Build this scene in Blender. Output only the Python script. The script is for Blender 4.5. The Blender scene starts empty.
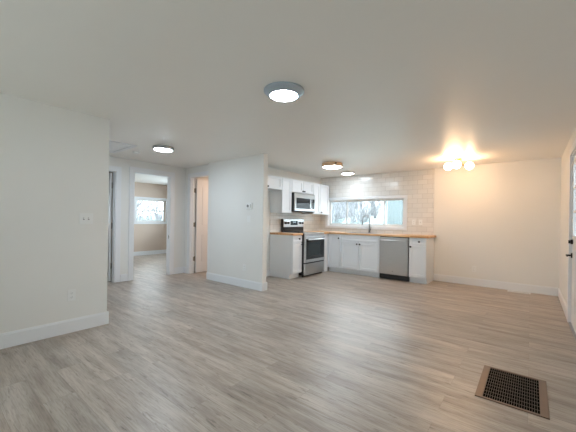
import bpy, bmesh, math, random
from mathutils import Vector, Matrix
PI = math.pi
SC = bpy.context.scene
COL = SC.collection

# ------------------------------------------------------------------ camera
H = 2.318            # ceiling height
F_PX, CY = 302.4, 219.88
YAW, PITCH, ROLL = math.radians(38.777), math.radians(-0.0665), math.radians(0.8545)
cam_data = bpy.data.cameras.new('camera')
cam = bpy.data.objects.new('camera', cam_data); COL.objects.link(cam)
cam_data.sensor_fit = 'HORIZONTAL'; cam_data.sensor_width = 36.0
cam_data.lens = F_PX / 576 * 36.0
cam_data.shift_y = (CY - 216) / 576
cam_data.clip_start = 0.02
fw = Vector((-math.sin(YAW), math.cos(YAW), 0)); rt = Vector((math.cos(YAW), math.sin(YAW), 0)); up = Vector((0, 0, 1))
f2 = fw * math.cos(PITCH) + up * math.sin(PITCH); u2 = up * math.cos(PITCH) - fw * math.sin(PITCH)
r3 = rt * math.cos(ROLL) + u2 * math.sin(ROLL); u3 = u2 * math.cos(ROLL) - rt * math.sin(ROLL)
m = Matrix((r3, u3, -f2)).transposed().to_4x4(); m.translation = Vector((0, 0, 1.213))
cam.matrix_world = m
SC.camera = cam

# ------------------------------------------------------------------ world, daylight, exposure
SC.view_settings.view_transform = 'Standard'; SC.view_settings.look = 'None'
SC.view_settings.gamma = 1; SC.view_settings.use_curve_mapping = False
SC.view_settings.exposure = 1.83
w = bpy.data.worlds.new('sky'); SC.world = w; w.use_nodes = True
bg = w.node_tree.nodes['Background']
bg.inputs[0].default_value = (0.82, 0.91, 1.0, 1); bg.inputs[1].default_value = 2.7
SC.cycles.max_bounces = 10; SC.cycles.diffuse_bounces = 6; SC.cycles.transparent_max_bounces = 12
SC.cycles.sample_clamp_indirect = 4

def area(name, loc, rot, sx, sy, power, color):
    l = bpy.data.lights.new(name, 'AREA'); l.shape = 'RECTANGLE'; l.size = sx; l.size_y = sy
    l.energy = power; l.color = color
    o = bpy.data.objects.new(name, l); COL.objects.link(o); o.location = loc; o.rotation_euler = rot
    return o
DAY = (0.76, 0.88, 1.0); NEAR = (0.92, 0.96, 0.92)
# area lamps added outside the unseen rear and north bedroom windows as daylight
area('added_rear_uplight', (-1.8, -2.80, .95), (PI/2+.85, 0, 0), 2.2, .9, 37, NEAR)  # added lamp, tilted up to brighten the ceiling
area('added_bedroom_daylight', (-8.2, 6.62, 1.4), (-PI/2, 0, 0), 1.2, 1.0, 40, DAY)  # added lamp at an unseen window, brightens bedroom and hall floor

# ------------------------------------------------------------------ materials
def mat(name, color, rough=0.5, metal=0.0, spec=None, coat=0, emit=None, estr=0):
    m = bpy.data.materials.new(name); m.use_nodes = True
    b = m.node_tree.nodes['Principled BSDF']
    b.inputs['Base Color'].default_value = (*color, 1); b.inputs['Roughness'].default_value = rough
    b.inputs['Metallic'].default_value = metal
    if spec is not None: b.inputs['Specular IOR Level'].default_value = spec
    if coat: b.inputs['Coat Weight'].default_value = coat
    if emit: b.inputs['Emission Color'].default_value = (*emit, 1); b.inputs['Emission Strength'].default_value = estr
    return m
def nd(m, t, **kw):
    n = m.node_tree.nodes.new(t)
    for k, v in kw.items():
        if k.startswith('i_'): n.inputs[k[2:].replace('_', ' ')].default_value = v
        else: setattr(n, k, v)
    return n
def lk(m, a, b): m.node_tree.links.new(a, b)
def bsdf(m): return m.node_tree.nodes['Principled BSDF']
def world_map(m, scale=(1, 1, 1), rot=(0, 0, 0)):
    g = nd(m, 'ShaderNodeNewGeometry'); mp = nd(m, 'ShaderNodeMapping')
    mp.inputs['Scale'].default_value = scale; mp.inputs['Rotation'].default_value = rot
    lk(m, g.outputs['Position'], mp.inputs['Vector']); return mp.outputs['Vector']
def noisy(m, amount, scale, stretch=(1, 1, 1), c=None):
    """multiply base colour by a soft noise, for paint / fabric / metal variation"""
    base = tuple(bsdf(m).inputs['Base Color'].default_value)
    n = nd(m, 'ShaderNodeTexNoise'); n.inputs['Scale'].default_value = scale; n.inputs['Detail'].default_value = 4
    lk(m, world_map(m, stretch), n.inputs['Vector'])
    r = nd(m, 'ShaderNodeValToRGB')
    r.color_ramp.elements[0].position = .3; r.color_ramp.elements[1].position = .7
    lo = c or tuple(x * (1 - amount) for x in base[:3])
    r.color_ramp.elements[0].color = (*lo, 1); r.color_ramp.elements[1].color = base
    lk(m, n.outputs[0], r.inputs[0]); lk(m, r.outputs[0], bsdf(m).inputs['Base Color'])
    return m
def bumpy(m, scale, dist):
    n = nd(m, 'ShaderNodeTexNoise'); n.inputs['Scale'].default_value = scale; n.inputs['Detail'].default_value = 3
    lk(m, world_map(m), n.inputs['Vector'])
    b = nd(m, 'ShaderNodeBump'); b.inputs['Strength'].default_value = .3; b.inputs['Distance'].default_value = dist
    lk(m, n.outputs[0], b.inputs['Height']); lk(m, b.outputs[0], bsdf(m).inputs['Normal']); return m

M = {}
M['wall'] = bumpy(noisy(mat('wall_paint', (.80, .80, .775), .6), .02, 1.5), 180, .0008)
M['beige'] = bumpy(noisy(mat('bedroom_paint', (.62, .50, .41), .6), .02, 1.5), 180, .0008)
M['ceil'] = bumpy(noisy(mat('ceiling_paint', (.90, .89, .855), .42), .02, 1.2), 120, .001)
M['trim'] = mat('trim_paint', (.80, .82, .84), .32)
M['cab'] = noisy(mat('cabinet_paint', (.78, .81, .84), .35), .015, 3)
M['door'] = mat('door_paint', (.80, .80, .80), .35)
M['black'] = mat('black_metal', (.012, .012, .013), .35, .3)
M['blackglass'] = mat('black_glass', (.012, .013, .015), .06, 0, .6)
M['blackmatte'] = mat('black_enamel', (.015, .015, .016), .4)
M['ss'] = noisy(mat('brushed_stainless', (.62, .62, .62), .28, 1), .12, 6, (1, 1, 90))
M['ssd'] = mat('dark_stainless', (.40, .41, .42), .3, 1)
M['chrome'] = mat('chrome', (.30, .31, .32), .22, 1)
M['brass'] = mat('brass', (.70, .46, .16), .25, 1)
M['nickel'] = mat('satin_nickel', (.30, .28, .25), .4, .9)
M['plastic'] = mat('white_plastic', (.82, .83, .82), .35)
M['slot'] = mat('dark_slot', (.22, .22, .22), .5)
M['screen'] = mat('display', (.02, .03, .035), .1)
M['ring'] = mat('steel_blue_ring', (.46, .55, .64), .35, .55)
M['bulbcool'] = mat('cool_diffuser', (.9, .9, .9), .4, emit=(.92, .97, 1.0), estr=36)
M['bulbhall'] = mat('hall_diffuser', (.9, .9, .9), .4, emit=(.74, .87, 1.0), estr=31)
M['bulbkit'] = mat('kitchen_diffuser', (.9, .9, .9), .4, emit=(.78, .90, 1.0), estr=14)
M['bulbsink'] = mat('sink_diffuser', (.9, .9, .9), .4, emit=(.80, .91, 1.0), estr=14)
M['globe'] = mat('glowing_globe', (.95, .93, .9), .3, emit=(1.0, .62, .34), estr=15.5)
M['bath'] = mat('bath_diffuser', (.9, .9, .9), .4, emit=(1.0, .70, .52), estr=27)

def m_floor():
    m = mat('vinyl_plank', (.4, .35, .3), .37, spec=.6)
    P = world_map(m)
    br = nd(m, 'ShaderNodeTexBrick'); br.offset = .37; br.offset_frequency = 2; br.squash = 1
    br.inputs['Color1'].default_value = (0, 0, 0, 1); br.inputs['Color2'].default_value = (1, 1, 1, 1)
    br.inputs['Mortar'].default_value = (.5, .5, .5, 1); br.inputs['Scale'].default_value = 1
    br.inputs['Brick Width'].default_value = 1.22; br.inputs['Row Height'].default_value = .18
    br.inputs['Mortar Size'].default_value = .0007; br.inputs['Mortar Smooth'].default_value = 0
    lk(m, P, br.inputs['Vector'])
    # per-plank offset of the grain
    sep = nd(m, 'ShaderNodeSeparateXYZ'); lk(m, P, sep.inputs[0])
    row = nd(m, 'ShaderNodeMath', operation='DIVIDE'); row.inputs[1].default_value = .18; lk(m, sep.outputs['Y'], row.inputs[0])
    fl = nd(m, 'ShaderNodeMath', operation='FLOOR'); lk(m, row.outputs[0], fl.inputs[0])
    mul = nd(m, 'ShaderNodeMath', operation='MULTIPLY'); mul.inputs[1].default_value = 7.31; lk(m, fl.outputs[0], mul.inputs[0])
    add = nd(m, 'ShaderNodeMath', operation='ADD'); lk(m, sep.outputs['X'], add.inputs[0]); lk(m, mul.outputs[0], add.inputs[1])
    cmb = nd(m, 'ShaderNodeCombineXYZ'); lk(m, add.outputs[0], cmb.inputs[0]); lk(m, sep.outputs['Y'], cmb.inputs[1]); lk(m, br.outputs['Color'], cmb.inputs[2])
    def grain(sx, sy, sc, det, rough=.6):
        mp = nd(m, 'ShaderNodeMapping'); mp.inputs['Scale'].default_value = (sx, sy, 3)
        lk(m, cmb.outputs[0], mp.inputs['Vector'])
        n = nd(m, 'ShaderNodeTexNoise'); n.inputs['Scale'].default_value = sc; n.inputs['Detail'].default_value = det
        n.inputs['Roughness'].default_value = rough; n.inputs['Distortion'].default_value = .4
        lk(m, mp.outputs[0], n.inputs['Vector']); return n.outputs[0]
    g1 = grain(.8, 6, 2.0, 4, .5)
    r = nd(m, 'ShaderNodeValToRGB'); e = r.color_ramp.elements
    e[0].position = .30; e[0].color = (.300, .250, .205, 1); e[1].position = .70; e[1].color = (.505, .450, .395, 1)
    lk(m, g1, r.inputs[0])
    # fine grain lines and sparse darker flecks along the plank
    g2 = grain(2.2, 42, 3.0, 5, .65); r2 = nd(m, 'ShaderNodeValToRGB'); e2 = r2.color_ramp.elements
    e2[0].position = .30; e2[0].color = (.66, .64, .62, 1); e2[1].position = .56; e2[1].color = (1, 1, 1, 1); lk(m, g2, r2.inputs[0])
    g3 = grain(2.6, 17, 2.4, 6, .7); r3 = nd(m, 'ShaderNodeValToRGB'); e3 = r3.color_ramp.elements
    e3[0].position = .30; e3[0].color = (.50, .48, .46, 1); e3[1].position = .44; e3[1].color = (1, 1, 1, 1); lk(m, g3, r3.inputs[0])
    def mulc(a_, b_):
        q = nd(m, 'ShaderNodeMix'); q.data_type = 'RGBA'; q.blend_type = 'MULTIPLY'; q.inputs[0].default_value = 1
        lk(m, a_, q.inputs[6]); lk(m, b_, q.inputs[7]); return q.outputs[2]
    col = mulc(mulc(r.outputs[0], r2.outputs[0]), r3.outputs[0])
    # plank-to-plank value shift
    pr = nd(m, 'ShaderNodeValToRGB'); pr.color_ramp.elements[0].color = (.90, .90, .91, 1); pr.color_ramp.elements[1].color = (1.08, 1.06, 1.05, 1)
    lk(m, br.outputs['Color'], pr.inputs[0])
    mm = nd(m, 'ShaderNodeMix'); mm.data_type = 'RGBA'; mm.blend_type = 'MULTIPLY'; mm.inputs[0].default_value = 1
    lk(m, col, mm.inputs[6]); lk(m, pr.outputs[0], mm.inputs[7])
    ms = nd(m, 'ShaderNodeMix'); ms.data_type = 'RGBA'; lk(m, br.outputs['Fac'], ms.inputs[0])
    lk(m, mm.outputs[2], ms.inputs[6]); ms.inputs[7].default_value = (.22, .185, .155, 1)
    lk(m, ms.outputs[2], bsdf(m).inputs['Base Color'])
    return m
M['floor'] = m_floor()

def m_tile(swap):
    m = mat('glazed_tile_' + swap, (.8, .8, .8), .16)
    g = nd(m, 'ShaderNodeNewGeometry'); s = nd(m, 'ShaderNodeSeparateXYZ'); c = nd(m, 'ShaderNodeCombineXYZ')
    lk(m, g.outputs['Position'], s.inputs[0]); lk(m, s.outputs[swap], c.inputs[0]); lk(m, s.outputs['Z'], c.inputs[1])
    br = nd(m, 'ShaderNodeTexBrick'); br.offset = .5
    br.inputs['Scale'].default_value = 1; br.inputs['Brick Width'].default_value = .20; br.inputs['Row Height'].default_value = .10
    br.inputs['Mortar Size'].default_value = .004; br.inputs['Mortar Smooth'].default_value = .2
    br.inputs['Color1'].default_value = (.72, .71, .68, 1); br.inputs['Color2'].default_value = (.78, .77, .745, 1)
    br.inputs['Mortar'].default_value = (.60, .585, .56, 1)
    lk(m, c.outputs[0], br.inputs['Vector']); lk(m, br.outputs['Color'], bsdf(m).inputs['Base Color'])
    n = nd(m, 'ShaderNodeTexNoise'); n.inputs['Scale'].default_value = 14; lk(m, g.outputs['Position'], n.inputs['Vector'])
    inv = nd(m, 'ShaderNodeMath', operation='SUBTRACT'); lk(m, n.outputs[0], inv.inputs[0]); lk(m, br.outputs['Fac'], inv.inputs[1])
    b = nd(m, 'ShaderNodeBump'); b.inputs['Strength'].default_value = .5; b.inputs['Distance'].default_value = .003
    lk(m, inv.outputs[0], b.inputs['Height']); lk(m, b.outputs[0], bsdf(m).inputs['Normal'])
    return m
M['tileX'] = m_tile('X'); M['tileY'] = m_tile('Y')

def m_butcher(axis):
    m = mat('butcher_block_' + axis, (.6, .4, .2), .38)
    g = nd(m, 'ShaderNodeNewGeometry'); s = nd(m, 'ShaderNodeSeparateXYZ'); c = nd(m, 'ShaderNodeCombineXYZ')
    lk(m, g.outputs['Position'], s.inputs[0])
    lk(m, s.outputs[axis], c.inputs[0]); lk(m, s.outputs['Y' if axis == 'X' else 'X'], c.inputs[1]); lk(m, s.outputs['Z'], c.inputs[2])
    br = nd(m, 'ShaderNodeTexBrick'); br.offset = .41
    br.inputs['Scale'].default_value = 1; br.inputs['Brick Width'].default_value = .42; br.inputs['Row Height'].default_value = .042
    br.inputs['Mortar Size'].default_value = .0006
    br.inputs['Color1'].default_value = (.62, .34, .15, 1); br.inputs['Color2'].default_value = (.80, .50, .25, 1); br.inputs['Mortar'].default_value = (.40, .22, .10, 1)
    lk(m, c.outputs[0], br.inputs['Vector'])
    mp = nd(m, 'ShaderNodeMapping'); mp.inputs['Scale'].default_value = (3, 40, 40); lk(m, c.outputs[0], mp.inputs[0])
    n = nd(m, 'ShaderNodeTexNoise'); n.inputs['Scale'].default_value = 2; n.inputs['Detail'].default_value = 5; lk(m, mp.outputs[0], n.inputs['Vector'])
    r = nd(m, 'ShaderNodeValToRGB'); r.color_ramp.elements[0].position = .3; r.color_ramp.elements[0].color = (.75, .7, .65, 1); r.color_ramp.elements[1].position = .65
    lk(m, n.outputs[0], r.inputs[0])
    mm = nd(m, 'ShaderNodeMix'); mm.data_type = 'RGBA'; mm.blend_type = 'MULTIPLY'; mm.inputs[0].default_value = 1
    lk(m, br.outputs['Color'], mm.inputs[6]); lk(m, r.outputs[0], mm.inputs[7]); lk(m, mm.outputs[2], bsdf(m).inputs['Base Color'])
    return m
M['butcherX'] = m_butcher('X'); M['butcherY'] = m_butcher('Y')
M['wood'] = noisy(mat('light_wood_band', (.80, .54, .34), .45), .3, 8, (3, 3, 40))
M['bronze'] = noisy(mat('brown_register_metal', (.20, .140, .105), .42, .35), .1, 12)
M['void'] = mat('duct_shade_black', (.004, .004, .004), 1, spec=0)  # shade inside the floor register, put into the colour
M['grid'] = mat('grey_brown_grid', (.075, .062, .054), .45, .3)
def m_glass():
    m = bpy.data.materials.new('window_glass'); m.use_nodes = True; nt = m.node_tree; nt.nodes.clear()
    o = nt.nodes.new('ShaderNodeOutputMaterial'); t = nt.nodes.new('ShaderNodeBsdfTransparent'); g = nt.nodes.new('ShaderNodeBsdfGlossy')
    g.inputs['Roughness'].default_value = .02; t.inputs[0].default_value = (.96, .985, .98, 1)
    x = nt.nodes.new('ShaderNodeMixShader'); fr = nt.nodes.new('ShaderNodeFresnel'); fr.inputs[0].default_value = 1.45
    nt.links.new(fr.outputs[0], x.inputs[0]); nt.links.new(t.outputs[0], x.inputs[1]); nt.links.new(g.outputs[0], x.inputs[2]); nt.links.new(x.outputs[0], o.inputs[0])
    return m
M['glass'] = m_glass()
M['twig'] = noisy(mat('pale_twigs', (.20, .20, .205), .9), .3, 5)
M['bark'] = noisy(mat('grey_bark', (.15, .15, .155), .9), .35, 5, (4, 4, 1))
M['snow'] = noisy(mat('snowy_ground', (.33, .33, .33), .8), .3, .8, c=(.2, .36, .35))
M['brush'] = noisy(mat('wooded_hillside', (.34, .34, .35), .95), .4, .9, (1, 1, 2.5), c=(.20, .215, .20))
M['siding'] = mat('grey_vertical_siding', (.15, .175, .175), .7)
M['roof'] = noisy(mat('snow_dusted_roof', (.5, .5, .5), .8), .3, 3)
M['greywall'] = mat('pale_grey_siding', (.27, .275, .29), .7)
M['evergreen'] = noisy(mat('evergreen_needles', (.16, .26, .20), .9), .4, 6)

# ------------------------------------------------------------------ helpers
class MB:
    def __init__(s): s.bm = bmesh.new()
    def box(s, x0, x1, y0, y1, z0, z1, bev=0, mi=0, rot=None, piv=None):
        if x0 > x1: x0, x1 = x1, x0
        if y0 > y1: y0, y1 = y1, y0
        if z0 > z1: z0, z1 = z1, z0
        r = bmesh.ops.create_cube(s.bm, size=1)
        vs = r['verts']
        for v in vs:
            v.co = Vector(((x0+x1)/2 + v.co.x*(x1-x0), (y0+y1)/2 + v.co.y*(y1-y0), (z0+z1)/2 + v.co.z*(z1-z0)))
        fs = list({f for v in vs for f in v.link_faces})
        if bev:
            es = list({e for v in vs for e in v.link_edges})
            rb = bmesh.ops.bevel(s.bm, geom=es, offset=bev, segments=2, affect='EDGES', profile=.5)
            vs = list({v for v in rb['verts']} | {v for v in vs if v.is_valid}); fs = list({f for v in vs for f in v.link_faces})
        for f in fs: f.material_index = mi
        if rot is not None: bmesh.ops.rotate(s.bm, verts=vs, cent=piv, matrix=rot)
        return s
    def cyl(s, c, r, h, axis='Z', n=24, r2=None, bev=0):
        """cylinder centred on c, length h"""
        mx = {'Z': Matrix(), 'X': Matrix.Rotation(PI/2, 4, 'Y'), 'Y': Matrix.Rotation(-PI/2, 4, 'X')}[axis]
        r_ = bmesh.ops.create_cone(s.bm, cap_ends=True, segments=n, radius1=r, radius2=r if r2 is None else r2, depth=h, matrix=Matrix.Translation(c) @ mx)
        if bev:
            es = [e for e in {e for v in r_['verts'] for e in v.link_edges} if any(len(f.verts) > 4 for f in e.link_faces)]
            bmesh.ops.bevel(s.bm, geom=es, offset=bev, segments=2, affect='EDGES', profile=.5)
        return s
    def sphere(s, c, r, sc=(1, 1, 1), u=24, v=14):
        bmesh.ops.create_uvsphere(s.bm, u_segments=u, v_segments=v, radius=r, matrix=Matrix.Translation(c) @ Matrix.Diagonal((*sc, 1))); return s
    def lathe(s, prof, c, n=40):
        """prof [(r,z)...] revolved about Z at c"""
        rings = []
        for r, z in prof:
            if r < 1e-6: rings.append([s.bm.verts.new((c[0], c[1], c[2]+z))])
            else: rings.append([s.bm.verts.new((c[0]+r*math.cos(2*PI*i/n), c[1]+r*math.sin(2*PI*i/n), c[2]+z)) for i in range(n)])
        for a, b in zip(rings, rings[1:]):
            for i in range(n):
                j = (i+1) % n
                vs = [a[i % len(a)], a[j % len(a)], b[j % len(b)], b[i % len(b)]]
                vs = list(dict.fromkeys(vs))
                if len(vs) > 2:
                    try: s.bm.faces.new(vs)
                    except ValueError: pass
        return s
    def tube(s, pts, rad, n=10):
        pts = [Vector(p) for p in pts]; rads = rad if isinstance(rad, (list, tuple)) else [rad]*len(pts)
        prev = None; rings = []
        for i, p in enumerate(pts):
            t = (pts[min(i+1, len(pts)-1)] - pts[max(i-1, 0)]).normalized()
            if prev is None: a = t.cross(Vector((0, 0, 1)) if abs(t.z) < .9 else Vector((1, 0, 0))).normalized()
            else: a = (prev - t*prev.dot(t)).normalized()
            b = t.cross(a); prev = a
            rings.append([s.bm.verts.new(p + (a*math.cos(2*PI*k/n) + b*math.sin(2*PI*k/n))*rads[i]) for k in range(n)])
        for r0, r1 in zip(rings, rings[1:]):
            for k in range(n): s.bm.faces.new((r0[k], r0[(k+1) % n], r1[(k+1) % n], r1[k]))
        s.bm.faces.new(rings[0][::-1]); s.bm.faces.new(rings[-1]); return s
    def prism(s, pts, y0, y1):
        """polygon pts in XZ extruded along Y"""
        a = [s.bm.verts.new((x, y0, z)) for x, z in pts]; b = [s.bm.verts.new((x, y1, z)) for x, z in pts]
        s.bm.faces.new(a); s.bm.faces.new(b[::-1])
        for i in range(len(pts)):
            j = (i+1) % len(pts); s.bm.faces.new((a[j], a[i], b[i], b[j]))
        return s
    def build(s, name, mats, parent=None, smooth=False):
        bmesh.ops.recalc_face_normals(s.bm, faces=s.bm.faces)
        me = bpy.data.meshes.new(name); s.bm.to_mesh(me); s.bm.free()
        for mm in (mats if isinstance(mats, (list, tuple)) else [mats]): me.materials.append(mm)
        if smooth:
            me.shade_smooth()
            me.set_sharp_from_angle(angle=math.radians(35))
        o = bpy.data.objects.new(name, me); COL.objects.link(o)
        if parent: o.parent = parent
        return o
def tag(o, label=None, cat=None, group=None, kind=None):
    if label: o['label'] = label
    if cat: o['category'] = cat
    if group: o['group'] = group
    if kind: o['kind'] = kind
    return o
def empty(name, loc=(0, 0, 0), rz=0, **kw):
    o = bpy.data.objects.new(name, None); COL.objects.link(o); o.location = loc; o.rotation_euler = (0, 0, rz); o.empty_display_size = .1
    return tag(o, **kw)
def copy_tree(o, parent=None):
    c = o.copy(); COL.objects.link(c); c.parent = parent
    for ch in [x for x in bpy.data.objects if x.parent == o]: copy_tree(ch, c)
    return c
def part(name, mats, parent, *boxes, smooth=False, bev=0):
    b = MB()
    for x in boxes: b.box(*x, bev=bev)
    return b.build(name, mats, parent, smooth)

# ------------------------------------------------------------------ key planes
XL, YE = -3.738, 1.397        # left wall face, its outer corner
YB, XR = 6.780, 0.383         # back wall, right wall
XK = -4.352                   # kitchen side wall
YP, XPE, TP = 3.705, -3.517, .103   # partition
XH = -5.98                   # hall end wall
YC = 3.800                    # bathroom door wall
YR = -2.2                     # rear wall
XB = -9.689                   # bedroom far wall
TILE_X = -1.572

def structure(name, mats, *boxes):
    return tag(part(name, mats, None, *boxes), kind='structure')

# ------------------------------------------------------------------ shell
structure('floor', M['floor'], (XB-.15, XR+.12, YR-.12, YB+.15, -.1, 0))
structure('ceiling', M['ceil'], (XB-.15, XR+.12, YR-.12, YB+.15, H, H+.1))
structure('wall_left', M['wall'], (XL-.11, XL, YR, YE, 0, H))
structure('wall_hall', M['wall'], (XH, XL-.11, YE-.11, YE, 0, H))
# hall end wall with a left door and the bedroom doorway
D1 = (1.68, 2.36, 2.06); D2 = (2.677, 3.447, 2.095)
structure('wall_hall_end', M['wall'],
    (XH-.11, XH, -.6, D1[0], 0, H), (XH-.11, XH, D1[0], D1[1], D1[2], H), (XH-.11, XH, D1[1], D2[0], 0, H),
    (XH-.11, XH, D2[0], D2[1], D2[2], H), (XH-.11, XH, D2[1], 6.5, 0, H))
D3 = (-5.790, -5.095, 2.11)
structure('wall_bathroom', M['wall'], (XH, D3[0], YC, YC+.11, 0, H), (D3[0], D3[1], YC, YC+.11, D3[2], H), (D3[1], XK-.1, YP+TP, YC+.11, 0, H))
structure('wall_partition', M['wall'], (-5.03, XPE, YP, YP+TP, 0, H))
structure('wall_kitchen', M['wall'], (XK-.1, XK, YP+TP, YB, 0, H))
W1 = (-4.115, -2.165, 1.075, 1.725)   # kitchen window opening
structure('wall_back', M['wall'], (XK-.1, W1[0], YB, YB+.15, 0, H), (W1[1], XR+.12, YB, YB+.15, 0, H),
    (W1[0], W1[1], YB, YB+.15, 0, W1[2]), (W1[0], W1[1], YB, YB+.15, W1[3], H))
DF = (4.13, 5.06, 2.05)               # front door
structure('wall_right', M['wall'], (XR, XR+.12, YR, DF[0], 0, H), (XR, XR+.12, DF[0], DF[1], DF[2], H), (XR, XR+.12, DF[1], YB, 0, H))
WR = (-2.9, -.7, 1.15, 1.98)
structure('wall_rear', M['wall'], (XL-.11, WR[0], YR-.12, YR, 0, H), (WR[1], XR+.12, YR-.12, YR, 0, H),
    (WR[0], WR[1], YR-.12, YR, 0, WR[2]), (WR[0], WR[1], YR-.12, YR, WR[3], H))
# bedroom
WB = (4.42, 5.40, 1.075, 1.79)
structure('wall_bedroom_far', M['beige'], (XB-.12, XB, 2.35, WB[0], 0, H), (XB-.12, XB, WB[1], 6.5, 0, H), (XB-.12, XB, WB[0], WB[1], 0, WB[2]), (XB-.12, XB, WB[0], WB[1], WB[3], H))
structure('wall_bedroom_side', M['beige'], (XB, XH-.11, 2.40, 2.50, 0, H))
WN = (-8.8, -7.6, .9, 1.9)
structure('wall_bedroom_north', M['beige'], (XB, WN[0], 6.4, 6.5, 0, H), (WN[1], XH-.11, 6.4, 6.5, 0, H), (WN[0], WN[1], 6.4, 6.5, 0, WN[2]), (WN[0], WN[1], 6.4, 6.5, WN[3], H))
WL = (.5, 1.7, 1.0, 1.85)  # unseen window added to light the slab of the left hall door
structure('wall_side_room', M['wall'], (XB-.12, XB, -.6, WL[0], 0, H), (XB-.12, XB, WL[1], 2.35, 0, H), (XB-.12, XB, WL[0], WL[1], 0, WL[2]), (XB-.12, XB, WL[0], WL[1], WL[3], H), (XB, XH, -.7, -.6, 0, H))
structure('wall_bathroom_north', M['wall'], (XH, XK-.1, 5.9, 6.0, 0, H))
# tile on the back wall and behind the range
t = .008
structure('wall_tile_back', M['tileX'], (XK, W1[0], YB-t, YB, .931, H), (W1[1], TILE_X, YB-t, YB, .931, H), (W1[0], W1[1], YB-t, YB, .931, W1[2]), (W1[0], W1[1], YB-t, YB, W1[3], H))
structure('wall_tile_side', M['tileY'], (XK, XK+t, 4.80, YB-t, .931, 1.35), (XK, XK+t, 5.13, 5.96, 1.35, 1.81))

# baseboards: board with a small stepped cap
def baseboard(name, x0, x1, y0, y1, face, h=.138, mats=None):
    b = MB()
    b.box(x0, x1, y0, y1, 0, h-.012, bev=.0015)
    q = .006
    X0, X1, Y0, Y1 = x0, x1, y0, y1
    if face == 'E': X1 -= q
    if face == 'W': X0 += q
    if face == 'S': Y0 += q
    if face == 'N': Y1 -= q
    b.box(X0, X1, Y0, Y1, h-.013, h, bev=.0015)
    return tag(b.build(name, mats or M['trim']), kind='structure')
bt = .016
baseboard('baseboard_left', XL, XL+bt, YR, YE+bt, 'E')
baseboard('baseboard_hall', XH, XL, YE, YE+bt, 'N')
baseboard('baseboard_hall_end', XH, XH+bt, D1[1]+.09, D2[0]-.09, 'E')
baseboard('baseboard_hall_corner', XH, XH+bt, D2[1]+.09, YC, 'E')
baseboard('baseboard_bathroom', XH+bt, D3[0]-.09, YC-bt, YC, 'S')
baseboard('baseboard_partition', -5.03, XPE+bt, YP-bt, YP, 'S')
baseboard('baseboard_partition_end', XPE, XPE+bt, YP, YP+TP+bt, 'E')
baseboard('baseboard_partition_back', XK+bt, XPE, YP+TP, YP+TP+bt, 'N')
baseboard('baseboard_kitchen', XK, XK+bt, YP+TP+bt, 4.808, 'E')
baseboard('baseboard_back', -1.555, XR-bt, YB-bt, YB, 'S')
baseboard('baseboard_right', XR-bt, XR, DF[1]+.09, YB, 'W')
baseboard('baseboard_right_near', XR-bt, XR, YR, DF[0]-.09, 'W')
baseboard('baseboard_rear', XL+bt, XR-bt, YR, YR+bt, 'N')
baseboard('baseboard_bedroom', XB, XB+bt, 2.5, 6.4, 'E', .13)
baseboard('baseboard_bedroom_side', XB+bt, XH-.11, 6.4-bt, 6.4, 'S', .13)

# ------------------------------------------------------------------ doorways
def casing_x(parent, xf, y0, y1, z, cw=.085, sign=1, left=True):
    """casing and jamb on a wall facing +X (sign 1)"""
    b = MB(); d = .018*sign
    if left: b.box(xf, xf+d, y0-cw, y0+.004, 0, z+cw, bev=.003)
    b.box(xf, xf+d, y1-.004, y1+cw, 0, z+cw, bev=.003)
    b.box(xf, xf+d*.98, y0, y1, z-.004, z+cw, bev=.003)
    b.build('casing', M['trim'], parent)
    j = MB(); xb = xf-.112*sign
    j.box(xb, xf+.004*sign, y0, y0+.016, 0, z); j.box(xb, xf+.004*sign, y1-.016, y1, 0, z); j.box(xb, xf+.004*sign, y0+.016, y1-.016, z-.016, z)
    # stop
    j.box(xb+.04*sign, xb+.075*sign, y0+.016, y0+.026, 0, z-.016); j.box(xb+.04*sign, xb+.075*sign, y1-.026, y1-.016, 0, z-.016)
    j.build('jamb', M['trim'], parent)
def panel_slab(parent, w, h, th=.035):
    """two-panel interior door in local coords: x 0..w along the slab, y 0..th thick"""
    b = MB(); st = .115
    z = [0, .21, .86, 1.02, h-.13, h]
    b.box(0, st, 0, th, 0, h, bev=.002); b.box(w-st, w, 0, th, 0, h, bev=.002)
    b.box(st, w-st, 0, th, z[0], z[1]); b.box(st, w-st, 0, th, z[2], z[3]); b.box(st, w-st, 0, th, z[4], z[5])
    for a, c in ((z[1], z[2]), (z[3], z[4])):
        b.box(st, w-st, .013, th-.013, a, c)
        b.box(st+.035, w-st-.035, .003, th-.003, a+.035, c-.035, bev=.004)
    return b.build('door_slab', M['door'], parent)
def hinge(parent, c, axis_sx, z):
    b = MB(); b.cyl((c[0], c[1], z), .0075, .10, n=12); b.sphere((c[0], c[1], z+.052), .008, u=10, v=6)
    b.sphere((c[0], c[1], z-.052), .008, u=10, v=6)
    b.box(*axis_sx, z-.045, z+.045)
    return b.build('hinge', M['nickel'], parent)

# door 1: left door of the hall, swung into its closet
d1 = tag(empty('door_1'), kind='structure')
casing_x(d1, XH, D1[0], D1[1], D1[2])
sl = panel_slab(d1, .62, 2.02); sl.location = (XH-.125, D1[1]-.020, .012); sl.rotation_euler = (0, 0, PI)
for z in (.30, 1.05, 1.80): hinge(d1, (XH-.114, D1[1]-.024), (XH-.112, XH-.070, D1[1]-.0185, D1[1]-.0155), z)
k = MB(); k.cyl((XH-.70, D1[1]-.075, .95), .026, .03, 'Y'); k.sphere((XH-.70, D1[1]-.105, .95), .028); k.build('door_knob', M['nickel'], d1, True)
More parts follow.
